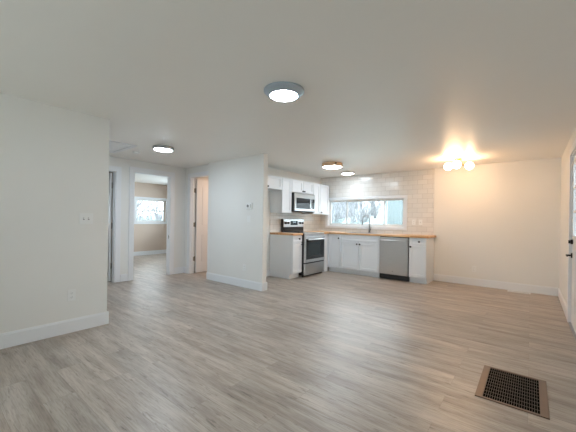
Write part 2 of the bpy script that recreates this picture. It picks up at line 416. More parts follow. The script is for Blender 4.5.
# door 2: bedroom doorway, slab swung out of sight into the bedroom
d2 = tag(empty('door_2'), kind='structure')
casing_x(d2, XH, D2[0], D2[1], D2[2])
sl = panel_slab(d2, .66, 2.045); sl.location = (XH-.125, D2[0]-.02, .012); sl.rotation_euler = (0, 0, PI*1.02)
b = MB(); b.box(XH-.058, XH-.022, D2[1]-.0185, D2[1]-.0155, .765, .845); b.cyl((XH-.02, D2[1]-.02, .805), .012, .012, 'Y', 12); b.build('strike_plate', M['nickel'], d2)
# door 3: bathroom door, swung inwards against the left jamb
d3 = tag(empty('door_3'), kind='structure')
b = MB(); b.box(D3[0]-.085, D3[0]+.004, YC-.018, YC, 0, D3[2]+.07, bev=.003); b.box(D3[0], -5.03, YC-.0178, YC, D3[2]-.004, D3[2]+.07, bev=.003)
b.build('casing', M['trim'], d3)
b = MB(); b.box(D3[0], D3[0]+.016, YC-.004, YC+.112, 0, D3[2]); b.box(D3[1]-.016, D3[1], YC, YC+.112, 0, D3[2]); b.box(D3[0]+.016, D3[1]-.016, YC-.004, YC+.112, D3[2]-.016, D3[2])
b.box(D3[0]+.016, D3[0]+.026, YC+.035, YC+.07, 0, D3[2]-.016)
b.build('jamb', M['trim'], d3)
sl = panel_slab(d3, .64, 2.06); sl.location = (D3[0]+.055, YC+.128, .012); sl.rotation_euler = (0, 0, PI/2)
for z in (.32, 1.07, 1.82): hinge(d3, (D3[0]+.024, YC+.117), (D3[0]+.0155, D3[0]+.0185, YC+.073, YC+.112), z)
k = MB(); k.cyl((D3[0]+.070, YC+.67, .95), .026, .03, 'X'); k.sphere((D3[0]+.10, YC+.67, .95), .028); k.build('door_knob', M['nickel'], d3, True)

# front door on the right wall: half lite over panels
d4 = tag(empty('door_4'), kind='structure')
b = MB(); cw = .085
b.box(XR-.018, XR, DF[0]-cw, DF[0]+.004, 0, DF[2]+cw, bev=.003); b.box(XR-.018, XR, DF[1]-.004, DF[1]+cw, 0, DF[2]+cw, bev=.003); b.box(XR-.0178, XR, DF[0], DF[1], DF[2]-.004, DF[2]+cw, bev=.003)
b.build('casing', M['trim'], d4)
b = MB(); b.box(XR-.004, XR+.12, DF[0], DF[0]+.02, 0, DF[2]); b.box(XR-.004, XR+.12, DF[1]-.02, DF[1], 0, DF[2]); b.box(XR-.004, XR+.12, DF[0]+.02, DF[1]-.02, DF[2]-.02, DF[2]); b.build('jamb', M['trim'], d4)
y0, y1 = DF[0]+.024, DF[1]-.024; g0, g1, z0, z1 = y0+.10, y1-.10, 1.06, 1.93
xs0, xs1 = XR+.012, XR+.055
b = MB(); b.box(xs0, xs1, y0, g0, .015, 2.025); b.box(xs0, xs1, g1, y1, .015, 2.025); b.box(xs0, xs1, g0, g1, .015, z0); b.box(xs0, xs1, g0, g1, z1, 2.025)
for a, c in ((g0+.02, (g0+g1)/2-.04), ((g0+g1)/2+.04, g1-.02)): b.box(xs0-.006, xs0+.01, a, c, .2, .9, bev=.005)
sl = b.build('door_slab', M['door'], d4)
b = MB()
for i in range(4): yy = g0 + (g1-g0)*i/3; b.box(xs0-.006, xs1+.004, yy-.011, yy+.011, z0-.01, z1+.01, bev=.002)
for i in range(4): zz = z0 + (z1-z0)*i/3; b.box(xs0-.005, xs1+.003, g0, g1, zz-.011, zz+.011, bev=.002)
b.build('muntins', M['door'], sl)
part('pane', M['glass'], sl, (XR+.032, XR+.036, g0, g1, z0, z1))
hy = y1-.065
b = MB(); b.cyl((xs0-.008, hy, .832), .030, .016, 'X'); b.cyl((xs0-.035, hy, .832), .011, .05, 'X', 14); b.box(xs0-.062, xs0-.048, hy-.105, hy+.012, .822, .845, bev=.005)
tag(b.build('door_handle', M['black'], sl, True), label='black lever handle')
b = MB(); b.cyl((xs0-.010, hy, .995), .029, .020, 'X'); b.box(xs0-.040, xs0-.016, hy-.006, hy+.006, .975, 1.015, bev=.003)
tag(b.build('deadbolt', M['black'], sl, True), label='black deadbolt thumb turn')
tag(part('threshold', M['ssd'], d4, (XR-.01, XR+.12, DF[0]+.02, DF[1]-.02, 0, .014)), )

# ------------------------------------------------------------------ windows
def casing_frame_y(name, parent, yf, x0, x1, z0, z1, cw, d=.018, mats=None):
    b = MB(); b.box(x0-cw, x0, yf-d, yf, z0-cw, z1+cw, bev=.003); b.box(x1, x1+cw, yf-d, yf, z0-cw, z1+cw, bev=.003)
    b.box(x0, x1, yf-d*.98, yf, z1, z1+cw, bev=.003); b.box(x0, x1, yf-d*.98, yf, z0-cw, z0, bev=.003)
    return b.build(name, mats or M['trim'], parent)
# window 1: three-lite slider above the sink
w1 = tag(empty('window_1'), kind='structure')
casing_frame_y('casing', w1, YB-t, *W1, .062)
b = MB(); x0, x1, z0, z1 = W1; fy0, fy1 = YB+.055, YB+.13; f = .026
b.box(x0, x0+.012, YB-t, YB+.15, z0, z1); b.box(x1-.012, x1, YB-t, YB+.15, z0, z1); b.box(x0+.012, x1-.012, YB-t, YB+.15, z0, z0+.012); b.box(x0+.012, x1-.012, YB-t, YB+.15, z1-.012, z1)
b.build('jamb', M['trim'], w1)
b = MB(); b.box(x0+.012, x0+f+.012, fy0, fy1, z0+.012, z1-.012); b.box(x1-f-.012, x1-.012, fy0, fy1, z0+.012, z1-.012); b.box(x0+.038, x1-.038, fy0, fy1, z0+.012, z0+f+.012); b.box(x0+.038, x1-.038, fy0, fy1, z1-f*.6-.012, z1-.012)
fr = b.build('window_frame', M['plastic'], w1)
def sash(parent, a, c, yy, d=.028, f=.026):
    b = MB(); zz0, zz1 = z0+.038, z1-.027
    b.box(a, a+f, yy, yy+d, zz0, zz1, bev=.002); b.box(c-f, c, yy, yy+d, zz0, zz1, bev=.002); b.box(a+f, c-f, yy, yy+d, zz0, zz0+f, bev=.002); b.box(a+f, c-f, yy, yy+d, zz1-f*.7, zz1, bev=.002)
    s = b.build('sash', M['plastic'], parent); part('pane', M['glass'], s, (a+f, c-f, yy+d/2-.002, yy+d/2+.002, zz0+f, zz1-f*.7))
sash(w1, x0+.038, -3.585, YB+.062); sash(w1, -3.64, -2.60, YB+.095); sash(w1, -2.665, x1-.038, YB+.062)
# window 2: bedroom double-hung
def window_x(name, xf, y0, y1, z0, z1, cw=.075, depth=.12, sign=1, rail=True):
    wd = tag(empty(name), kind='structure'); d = .018*sign
    b = MB(); b.box(xf, xf+d, y0-cw, y0, z0-cw, z1+cw, bev=.003); b.box(xf, xf+d, y1, y1+cw, z0-cw, z1+cw, bev=.003); b.box(xf, xf+d*.98, y0, y1, z1, z1+cw, bev=.003); b.box(xf, xf+d*.98, y0, y1, z0-cw, z0, bev=.003)
    b.build('casing', M['trim'], wd)
    b = MB(); xa, xb = xf-.05*sign, xf-(depth-.02)*sign; f = .04
    b.box(xa, xb, y0, y0+f, z0, z1); b.box(xa, xb, y1-f, y1, z0, z1); b.box(xa, xb, y0+f, y1-f, z0, z0+f); b.box(xa, xb, y0+f, y1-f, z1-f, z1)
    if rail: zm = (z0+z1)/2; b.box(xa, xb, y0+f, y1-f, zm-.02, zm+.02)
    fr = b.build('window_frame', M['plastic'], wd)
    xm = (xa+xb)/2; part('pane', M['glass'], fr, (xm-.002, xm+.002, y0+f, y1-f, z0+f, z1-f))
    return wd
window_x('window_2', XB, *WB)
window_x('window_added', XB, *WL)  # added, out of view; lets sky light reach the left hall door
w4 = tag(empty('window_4'), kind='structure')
def window_yn(wd, yf, x0, x1, z0, z1, s, d=.018, cw=.08):
    b = MB(); b.box(x0-cw, x0, yf, yf+d*s, z0-cw, z1+cw); b.box(x1, x1+cw, yf, yf+d*s, z0-cw, z1+cw); b.box(x0, x1, yf, yf+d*s, z1, z1+cw); b.box(x0, x1, yf, yf+d*s, z0-cw, z0)
    b.build('casing', M['trim'], wd)
    b = MB(); f = .045; ya, yb = yf-.04*s, yf-.09*s
    b.box(x0, x0+f, ya, yb, z0, z1); b.box(x1-f, x1, ya, yb, z0, z1); b.box(x0+f, x1-f, ya, yb, z0, z0+f); b.box(x0+f, x1-f, ya, yb, z1-f, z1); xm = (x0+x1)/2; b.box(xm-.02, xm+.02, ya, yb, z0+f, z1-f)
    fr = b.build('window_frame', M['plastic'], wd); part('pane', M['glass'], fr, (x0+f, x1-f, (ya+yb)/2-.002, (ya+yb)/2+.002, z0+f, z1-f))
window_yn(w4, YR, *WR, 1)
w5 = tag(empty('window_5'), kind='structure'); window_yn(w5, 6.4, *WN, -1)

# attic hatch
hx0, hx1, hy0, hy1 = -5.56, -4.74, 1.50, 2.17
b = MB(); c = .06
b.box(hx0, hx1, hy0, hy0+c, H-.018, H, bev=.003); b.box(hx0, hx1, hy1-c, hy1, H-.018, H, bev=.003); b.box(hx0, hx0+c, hy0+c, hy1-c, H-.018, H, bev=.003); b.box(hx1-c, hx1, hy0+c, hy1-c, H-.018, H, bev=.003)
hat = tag(b.build('trim_hatch', M['trim']), kind='structure')
part('hatch_panel', M['trim'], hat, (hx0+c, hx1-c, hy0+c, hy1-c, H-.006, H-.001))

# ------------------------------------------------------------------ cabinets (local: front faces -Y, width along +X)
def shaker(parent, name, x0, x1, z0, z1, knob=None, rail=.055, label=None):
    b = MB(); g = .0048; x0 += g; x1 -= g; z0 += g; z1 -= g; y0, y1 = -.021, -.001
    if z1-z0 < .2: rail = min(rail, .038)
    b.box(x0, x0+rail, y0, y1, z0, z1, bev=.0015); b.box(x1-rail, x1, y0, y1, z0, z1, bev=.0015)
    b.box(x0+rail, x1-rail, y0, y1, z0, z0+rail, bev=.0015); b.box(x0+rail, x1-rail, y0, y1, z1-rail, z1, bev=.0015)
    b.box(x0+rail-.002, x1-rail+.002, y0+.013, y1, z0+rail-.002, z1-rail+.002)
    o = b.build(name, M['cab'], parent)
    if knob:
        k = MB(); kx, kz = knob; k.cyl((kx, -.029, kz), .0065, .018, 'Y', 12); k.cyl((kx, -.043, kz), .0185, .014, 'Y', 20, bev=.003)
        k.build('knob', M['black'], o, True)
    return o
def cabinet(label, loc, rz, w, d, z0, z1, fronts, toe=True, hollow=False, group=None, name='base_cabinet', cat='cabinet'):
    t_ = empty(name, loc, rz, label=label, cat=cat, group=group)
    b = MB()
    if hollow: b.box(0, .016, 0, d, .105, z1); b.box(w-.016, w, 0, d, .105, z1); b.box(.016, w-.016, 0, d, .105, .121); b.box(.016, w-.016, 0, .016, .121, z1); b.box(.016, w-.016, d-.008, d, .121, z1); part('toe_kick', M['cab'], t_, (0, w, .055, d, 0, .104))
    elif toe:
        b.box(0, w, 0, d, .105, z1, bev=.001); part('toe_kick', M['cab'], t_, (0, w, .055, d, 0, .104))
    else: b.box(0, w, 0, d, z0, z1, bev=.001)
    b.build('body', M['cab'], t_)
    for fnt in fronts: shaker(t_, *fnt)
    return t_
CH = .892; FZ = (.115, CH-.008)
R90 = PI/2
# left run
xf = -3.752
cabinet('white base cabinet with one drawer left of the range', (xf, 4.812, 0), R90, .318, -(XK-xf)-.002, 0, CH,
        [('drawer', 0, .318, .745, FZ[1], (.20, .818)), ('door', 0, .318, FZ[0], .738, (.288, .70))])
# corner + back run
yf = 6.200
cb = empty('base_cabinet', (-3.752, yf, 0), 0, label='white corner base cabinet between range and sink, single door', cat='cabinet')
part('body', M['cab'], cb, (XK+.002+3.752, .340, 0, YB-yf-.002, .105, CH), (XK+.002+3.752, 0, 5.908-yf, 0, 0, CH), bev=.001)
part('toe_kick', M['cab'], cb, (.0, .340, .055, .5, 0, .104))
shaker(cb, 'door', .028, .340, *FZ, (.305, .80))
cabinet('white sink base cabinet with two doors under the faucet', (-3.410, yf, 0), 0, .905, YB-yf-.002, 0, CH,
        [('false_front', 0, .905, .745, FZ[1]), ('door', 0, .4525, FZ[0], .738, (.418, .690)), ('door', .4525, .905, FZ[0], .738, (.487, .690))], hollow=True)
part_f = part('filler_panel', M['cab'], None, (-2.504, -2.486, yf-.015, YB-.004, 0, CH), bev=.001)
tag(part_f, 'narrow white panel between sink cabinet and dishwasher', 'cabinet panel')
cabinet('white base cabinet with one drawer right of the dishwasher', (-1.880, yf, 0), 0, .325, YB-yf-.002, 0, CH,
        [('drawer', 0, .325, .745, FZ[1], (.195, .818)), ('door', 0, .325, FZ[0], .738, (.035, .712))])
# uppers
ux = -4.043; ud = -(XK-ux)-.002
cabinet('white wall cabinet above the empty fridge space', (ux, 3.822, 0), R90, .976, ud, 1.822, 2.09,
        [('door', 0, .488, 1.822, 2.09, (.45, 1.86)), ('door', .488, .976, 1.822, 2.09, (.525, 1.86))], toe=False, name='wall_cabinet')
cabinet('tall narrow white wall cabinet left of the microwave', (ux, 4.800, 0), R90, .325, ud, 1.352, 2.09, [('door', 0, .325, 1.352, 2.09)], toe=False, name='wall_cabinet')
cabinet('short white wall cabinet with two doors above the microwave', (ux, 5.128, 0), R90, .832, ud, 1.812, 2.09,
        [('door', 0, .416, 1.812, 2.09, (.385, 1.85)), ('door', .416, .832, 1.812, 2.09, (.447, 1.85))], toe=False, name='wall_cabinet')
cabinet('tall white wall cabinet right of the microwave, beside the window', (ux, 5.963, 0), R90, .70, ud, 1.352, 2.09,
        [('panel', 0, .29, 1.352, 2.09), ('door', .292, .70, 1.352, 2.09, (.335, 1.40))], toe=False, name='wall_cabinet')

# countertops
b = MB(); b.box(XK+.009, -3.712, 4.796, 5.131, CH+.001, .931, bev=.003)
tag(b.build('countertop', M['butcherY']), 'short butcher block countertop left of the range', 'countertop')
sx0, sx1, sy0, sy1 = -3.32, -2.60, 6.285, 6.655
b = MB(); z0, z1 = CH+.001, .931
b.box(XK+.009, -3.712, 5.906, 6.165, z0, z1); b.box(XK+.009, sx0, 6.165, YB-.009, z0, z1)
b.box(sx0, sx1, 6.165, sy0, z0, z1); b.box(sx0, sx1, sy1, YB-.009, z0, z1); b.box(sx1, -1.515, 6.165, YB-.009, z0, z1)
bmesh.ops.remove_doubles(b.bm, verts=b.bm.verts, dist=.0001)
tag(b.build('countertop', M['butcherX']), 'long butcher block countertop with the sink under the window', 'countertop')
# sink
sk = empty('kitchen_sink', ((sx0+sx1)/2, (sy0+sy1)/2, .932), label='stainless steel drop-in sink set in the butcher block', cat='sink')
hw, hd = (sx1-sx0)/2, (sy1-sy0)/2
b = MB(); e_ = .016
b.box(-hw-e_, -hw+.012, -hd-e_, hd+e_, 0, .005, bev=.002); b.box(hw-.012, hw+e_, -hd-e_, hd+e_, 0, .005, bev=.002); b.box(-hw+.012, hw-.012, -hd-e_, -hd+.012, 0, .005, bev=.002); b.box(-hw+.012, hw-.012, hd-.012, hd+e_, 0, .005, bev=.002)
b.build('rim', M['ss'], sk)
b = MB(); q = .004; i = .003
b.box(-hw+i, -hw+i+q, -hd+i, hd-i, -.19, 0); b.box(hw-i-q, hw-i, -hd+i, hd-i, -.19, 0); b.box(-hw+i, hw-i, -hd+i, -hd+i+q, -.19, 0); b.box(-hw+i, hw-i, hd-i-q, hd-i, -.19, 0); b.box(-hw+i, hw-i, -hd+i, hd-i, -.194, -.19)
b.build('basin', M['ss'], sk)
b = MB(); b.lathe([(0, -.187), (.03, -.187), (.045, -.186), (.048, -.189)], (0, 0, 0), 24); b.build('drain', M['chrome'], sk)
# faucet
fc = empty('faucet', (-2.945, 6.712, .932), -PI/6, label='chrome gooseneck kitchen faucet standing behind the sink', cat='faucet')
b = MB(); b.cyl((0, 0, .004), .03, .008, bev=.002); b.cyl((0, 0, .05), .019, .09, bev=.002); b.build('base', M['chrome'], fc, True)
pts = [(0, 0, .09), (0, 0, .30)] + [(0, -.1+.1*math.cos(a), .30+.1*math.sin(a)) for a in [PI*k/10 for k in range(1, 10)]] + [(0, -.20, .30), (0, -.202, .25)]
b = MB(); b.tube(pts, .0135, 14); b.build('spout', M['chrome'], fc, True)
b = MB(); b.cyl((0, -.202, .215), .017, .075, n=20, r2=.014, bev=.002); b.build('spray_head', M['chrome'], fc, True)
b = MB(); b.cyl((.028, 0, .065), .009, .03, 'X', 12); b.tube([(.040, 0, .065), (.055, 0, .10), (.062, 0, .14)], [.007, .006, .005], 10); b.build('lever', M['chrome'], fc, True)

# ------------------------------------------------------------------ range (local front -Y)
rw, rd = .765, .622
rg = empty('range', (-3.697, 5.136, .012), R90, label='stainless steel electric range with black glass oven door', cat='range')
part('body', M['blackmatte'], rg, (0, rw, 0, rd, .03, .905), bev=.003)
for x in (.04, rw-.04):
    for y in (.05, rd-.06):
        b = MB(); b.cyl((x, y, .014), .018, .052, n=14); b.build('foot', M['blackmatte'], rg)
ct = part('cooktop', M['blackglass'], rg, (.004, rw-.004, -.012, rd-.06, .905, .919), bev=.003)
for cx, cy, r in ((.20, .14, .105), (.56, .14, .085), (.20, .40, .08), (.56, .40, .105)):
    b = MB(); b.lathe([(r-.003, .9195), (r-.003, .9205), (r, .9205), (r, .9195)], (cx, cy, 0), 36); b.build('burner_ring', M['ssd'], ct)
part('cooktop_trim', M['ss'], rg, (0, rw, -.026, -.012, .885, .920), bev=.003)
part('vent_trim', M['ss'], rg, (.01, rw-.01, -.022, 0, .845, .884), bev=.002)
od = part('oven_door', M['ss'], rg, (.006, rw-.006, -.045, -.002, .800, .843), (.006, rw-.006, -.045, -.002, .300, .365), (.006, .035, -.045, -.002, .365, .80), (rw-.035, rw-.006, -.045, -.002, .365, .80), bev=.002)
part('window', M['blackglass'], od, (.035, rw-.035, -.047, -.010, .364, .801), bev=.002)
part('window_inner', M['screen'], od, (.13, rw-.13, -.0475, -.047, .43, .72))
b = MB(); b.cyl((rw/2, -.088, .785), .013, rw-.10, 'X', 16, bev=.003)
for x in (.085, rw-.085): b.box(x-.012, x+.012, -.085, -.045, .777, .793, bev=.003)
b.build('handle', M['ss'], od, True)
dr = part('drawer', M['ss'], rg, (.006, rw-.006, -.042, -.002, .038, .272), bev=.003)
part('drawer_lip', M['blackmatte'], dr, (.006, rw-.006, -.030, -.002, .273, .298))
part('kick', M['blackmatte'], rg, (.01, rw-.01, .01, .03, .002, .037))
bgd = part('backguard', M['blackmatte'], rg, (0, rw, rd-.055, rd, .905, 1.215), bev=.004)
cpn = part('control_panel', M['ss'], bgd, (.006, rw-.006, rd-.068, rd-.055, 1.035, 1.212), bev=.003)
part('display', M['screen'], cpn, (.25, .515, rd-.071, rd-.067, 1.075, 1.175))
part('display_digits', M['ring'], cpn, *[(x, x+.018, rd-.0716, rd-.071, 1.125, 1.155) for x in (.34, .365, .395, .42)])
for x in (.065, .16, .605, .70):
    b = MB(); b.cyl((x, rd-.082, 1.125), .024, .030, 'Y', 20, bev=.003); b.box(x-.004, x+.004, rd-.102, rd-.096, 1.105, 1.147); b.build('knob', M['blackmatte'], cpn, True)
part('lower_strip', M['blackglass'], bgd, (.006, rw-.006, rd-.064, rd-.055, .925, 1.028), bev=.002)

# ------------------------------------------------------------------ microwave
mw = empty('microwave', (-3.962, 5.130, 1.395), R90, label='stainless over-the-range microwave hung above the range', cat='microwave')
mwid, mh, md = .775, .40, -(XK+.010+3.962)
part('body', M['blackmatte'], mw, (0, mwid, 0, md, .012, mh), bev=.003)
part('top_grille', M['ss'], mw, (.002, mwid-.002, -.022, 0, mh-.075, mh-.001), bev=.002)
b = MB()
for i in range(22): b.box(.05+i*.031, .07+i*.031, -.0235, -.0215, mh-.022, mh-.015)
b.build('vent_slots', M['slot'], mw)
do = part('door', M['ss'], mw, (.002, .62, -.026, 0, .014, .062), (.002, .62, -.026, 0, .29, .322), (.002, .05, -.026, 0, .062, .29), (.56, .62, -.026, 0, .062, .29), bev=.002)
part('window', M['blackglass'], do, (.05, .56, -.028, -.006, .061, .291), bev=.001)
b = MB(); b.tube([(.585, -.026, .075), (.585, -.055, .095), (.585, -.062, .18), (.585, -.055, .265), (.585, -.026, .285)], .011, 12); b.build('handle', M['chrome'], do, True)
cp = part('control_panel', M['ss'], mw, (.622, mwid-.002, -.026, 0, .014, .322), bev=.002)
part('keypad', M['blackglass'], cp, (.655, .742, -.028, -.024, .06, .29))
part('underside', M['blackmatte'], mw, (.002, mwid-.002, -.02, md, 0, .012))
part('lamp_lens', M['plastic'], mw, (.30, .48, .05, .12, -.003, 0))

# ------------------------------------------------------------------ dishwasher
dw = empty('dishwasher', (-2.482, yf, 0), 0, label='stainless steel dishwasher with bar handle under the counter', cat='dishwasher')
dwid = .598
part('body', M['blackmatte'], dw, (0, dwid, .01, .55, .02, CH-.002))
dd = part('door', M['ss'], dw, (.004, dwid-.010, -.028, .009, .118, .812), (.004, dwid-.010, -.028, .009, .815, CH-.018), bev=.003)
b = MB(); b.cyl((dwid/2-.003, -.068, .812), .012, dwid-.07, 'X', 16, bev=.003)
for x in (.06, dwid-.066): b.box(x-.01, x+.01, -.066, -.028, .805, .819, bev=.003)
b.build('handle', M['ss'], dd, True)
b = MB(); b.cyl((.285, -.0285, .185), .012, .002, 'Y', 24); b.build('badge', M['ssd'], dd)
part('toe_kick', M['blackmatte'], dw, (.004, dwid-.004, .02, .04, .012, .115), bev=.002)

# ------------------------------------------------------------------ ceiling lights
def disc_light(loc, r, h, ringm, diff, label, rin, cone=True, group=None):
    t_ = empty('ceiling_light', (loc[0], loc[1], H), label=label, cat='ceiling light', group=group)
    b = MB()
    if cone: b.lathe([(r-.012, 0), (r, -.004), (r, -.016), (rin+.012, -h), (rin, -h-.001), (rin-.003, -h+.006), (rin-.003, -.006)], (0, 0, 0), 64)
    else: b.lathe([(r-.01, 0), (r, -.002), (r, -h+.002), (r-.004, -h), (rin, -h), (rin, -.006)], (0, 0, 0), 64)
    b.build('housing_ring', ringm, t_, True)
    b = MB(); q = -h+.003
    b.lathe([(rin-.003, -.006), (rin-.003, q), (rin*.9, q-.008 if cone else q-.010), (rin*.5, q-.011 if cone else q-.014), (0, q-.012 if cone else q-.015)], (0, 0, 0), 64)
    b.build('diffuser', diff, t_, True)
    return t_
disc_light((-1.66, 1.985), .172, .050, M['ring'], M['bulbcool'], 'large round ceiling light with blue-grey ring, nearest the camera', .118)
disc_light((-4.50, 2.46), .156, .046, M['ssd'], M['bulbhall'], 'round ceiling light with dark ring in the hallway by the attic hatch', .136)
kl = disc_light((-3.03, 5.12), .198, .072, M['wood'], M['bulbkit'], 'round ceiling light with wooden band over the kitchen floor', .184, cone=False)
b = MB(); b.box(.145, .175, -.148, -.135, -.040, -.018, bev=.003, rot=Matrix.Rotation(0, 3, 'Z'), piv=(0, 0, 0)); b.build('clip', M['black'], kl)
disc_light((-3.30, 6.28), .150, .032, M['ssd'], M['bulbsink'], 'small flat round ceiling light above the sink', .135)

# three-globe brass fixture
gl = empty('globe_ceiling_light', (-.985, 5.93, H), label='brass ceiling light with three glowing white globes by the dining wall', cat='ceiling light')
b = MB(); b.lathe([(0, 0), (.066, 0), (.066, -.018), (.058, -.026), (0, -.028)], (0, 0, 0), 40)
b.cyl((0, 0, -.055), .014, .06, n=16); b.sphere((0, 0, -.088), .024); b.build('canopy', M['brass'], gl, True)
for a in (math.radians(200), math.radians(268), math.radians(28)):
    rr = .165; ca, sa = math.cos(a), math.sin(a)
    b = MB(); b.tube([(0, 0, -.088), (ca*rr*.35, sa*rr*.35, -.104), (ca*rr*.62, sa*rr*.62, -.124)], .0075, 10); b.cyl((ca*rr*.60, sa*rr*.60, -.124), .022, .022, n=18); arm = b.build('arm', M['brass'], gl, True)
    b = MB(); b.sphere((ca*rr, sa*rr, -.134), .066, u=32, v=20); b.build('glass_globe', M['globe'], arm, True)
# bathroom lamp
bl = disc_light((-5.05, 4.75), .15, .05, M['ssd'], M['bath'], 'ceiling light inside the small room behind the open white door', .125)

# smoke detector in the hall
sd = empty('smoke_detector', (-5.20, 2.36, H), label='small round white smoke detector on the hallway ceiling beside the hatch', cat='smoke detector')
b = MB(); b.lathe([(0, 0), (.055, 0), (.055, -.010), (.046, -.030), (.03, -.034), (0, -.034)], (0, 0, 0), 32); b.build('housing', M['plastic'], sd, True)
b = MB(); b.lathe([(.049, -.012), (.0505, -.020), (.0475, -.024)], (0, 0, 0), 32); b.build('vent_ring', M['slot'], sd, True)

# ------------------------------------------------------------------ outlets, switches, thermostat (local: plate faces -Y)
def outlet(loc, rz, label, kind='outlet', w=.072, h=.116, gangs=1):
    t_ = empty('wall_outlet' if kind == 'outlet' else 'light_switch', loc, rz, label=label, cat='outlet' if kind == 'outlet' else 'light switch')
    W = w if gangs == 1 else w + .046*(gangs-1)
    part('plate', M['plastic'], t_, (-W/2, W/2, -.006, 0, -h/2, h/2), bev=.002)
    for g in range(gangs):
        cx = (g-(gangs-1)/2)*.046
        if kind == 'outlet':
            for s_ in (-1, 1):
                b = MB(); b.box(cx-.017, cx+.017, -.008, -.005, s_*.021-.014, s_*.021+.014, bev=.003); so = b.build('socket', M['plastic'], t_)
                part('slots', M['slot'], so, (cx-.0075, cx-.0050, -.0085, -.0075, s_*.021-.002, s_*.021+.008), (cx+.0050, cx+.0075, -.0085, -.0075, s_*.021-.002, s_*.021+.008), (cx-.002, cx+.002, -.0085, -.0075, s_*.021-.010, s_*.021-.006))
        else:
            part('toggle', M['plastic'], t_, (cx-.005, cx+.005, -.017, -.005, -.004, .012), bev=.002)
            part('toggle_slot', M['slot'], t_, (cx-.007, cx+.007, -.0064, -.0058, -.013, .013))
    return t_
outlet((XL, 1.178, 1.190), R90, 'white double light switch on the left wall near its corner', 'switch', gangs=2, w=.086)
outlet((XL, 1.055, .388), R90, 'white wall outlet low on the left wall, below the switch')
outlet((-3.951, YP, .352), 0, 'white wall outlet low on the partition wall beneath the thermostat')
outlet((-.842, YB, .315), 0, 'white wall outlet low on the bare dining wall')
outlet((-1.965, YB-t, 1.195), 0, 'white wall outlet on the tile, nearer the sink window')
outlet((-1.828, YB-t, 1.195), 0, 'white light switch on the tile, nearer the end of the counter', 'switch')
th = empty('thermostat', (-3.845, YP, 1.440), label='white thermostat with dark round dial on the partition wall', cat='thermostat')
part('housing', M['plastic'], th, (-.075, .075, -.022, 0, -.055, .055), bev=.005)
b = MB(); b.cyl((-.022, -.025, 0), .023, .008, 'Y', 24, bev=.002); b.build('dial', M['slot'], th, True)
part('slider', M['nickel'], th, (.045, .052, -.025, -.021, -.03, .03))
pl = part('blank_plate', M['plastic'], None, (-3.895, -3.825, YP-.005, YP, 1.155, 1.265), bev=.002)
tag(pl, 'blank white cover plate on the partition wall below the thermostat', 'cover plate')

# ------------------------------------------------------------------ floor registers
vx0, vx1, vy0, vy1 = -.292, .106, 2.476, 3.047
fv = empty('floor_register', ((vx0+vx1)/2, (vy0+vy1)/2, 0), label='brown metal floor register with black grid near the camera', cat='floor vent')
hw, hh = (vx1-vx0)/2, (vy1-vy0)/2
part('frame', M['bronze'], fv, (-hw, -hw+.045, -hh, hh, .0005, .008), (hw-.045, hw, -hh, hh, .0005, .008), (-hw+.045, hw-.045, -hh, -hh+.020, .0005, .008), (-hw+.045, hw-.045, hh-.020, hh, .0005, .008), bev=.0015)
part('duct_shade', M['void'], fv, (-hw+.04, hw-.04, -hh+.018, hh-.018, .0004, .0015))  # flat black sheet stands in for the shade below the grille
b = MB(); nx, ny = 23, 10; ax0, ax1, ay0, ay1 = -hw+.045, hw-.045, -hh+.020, hh-.020
for i in range(1, nx): x = ax0+(ax1-ax0)*i/nx; b.box(x-.0013, x+.0013, ay0, ay1, .0025, .0045)
b.build('grille', M['grid'], fv)
b = MB()
for j in range(1, ny): y = ay0+(ay1-ay0)*j/ny; b.box(ax0, ax1, y-.0028, y+.0028, .002, .0042)
b.build('louvres', M['grid'], fv)
wv = empty('floor_register', (-.150, 6.665, 0), label='small white floor register against the dining wall baseboard', cat='floor vent')
part('frame', M['plastic'], wv, (-.16, .16, -.055, -.038, .0005, .007), (-.16, .16, .038, .055, .0005, .007), (-.16, -.143, -.038, .038, .0005, .007), (.143, .16, -.038, .038, .0005, .007), bev=.001)
part('duct_shade', M['slot'], wv, (-.145, .145, -.04, .04, .0004, .0012))  # flat grey sheet paints the shade between the louvres
b = MB()
for i in range(1, 24): x = -.143+.286*i/24; b.box(x-.003, x+.003, -.038, .038, .002, .006)
b.build('louvres', M['plastic'], wv)

# ------------------------------------------------------------------ outside
random.seed(4)
def terrain():
    b = bmesh.new(); N, Mm = 60, 50; V = []
    for j in range(Mm+1):
        y = 7.2 + 45*(j/Mm)**1.6; row = []
        for i in range(N+1):
            x = -40 + 60*i/N
            z = -.3 + 1.25*min(1, max(0, (y-7.4)/6.5))**1.3 + max(0, y-15)*.125 + .12*math.sin(x*.7+y*.4)
            row.append(b.verts.new((x, y, z)))
        V.append(row)
    for j in range(Mm):
        for i in range(N): 
            f_ = b.faces.new((V[j][i], V[j][i+1], V[j+1][i+1], V[j+1][i])); f_.smooth = True
            if V[j][i].co.y > 17: f_.material_index = 1
    me = bpy.data.meshes.new('yard_terrain'); b.to_mesh(me); b.free(); me.materials.append(M['snow']); me.materials.append(M['brush'])
    o = bpy.data.objects.new('yard_terrain', me); COL.objects.link(o); tag(o, kind='structure')
terrain()
structure('yard_ground', M['snow'], (-45, -9.85, -12, 7.19, -.6, -.3), (-9.8, 12, -14, YR-.14, -.6, -.3), (XR+.2, 14, YR-.1, 7.19, -.6, -.3))

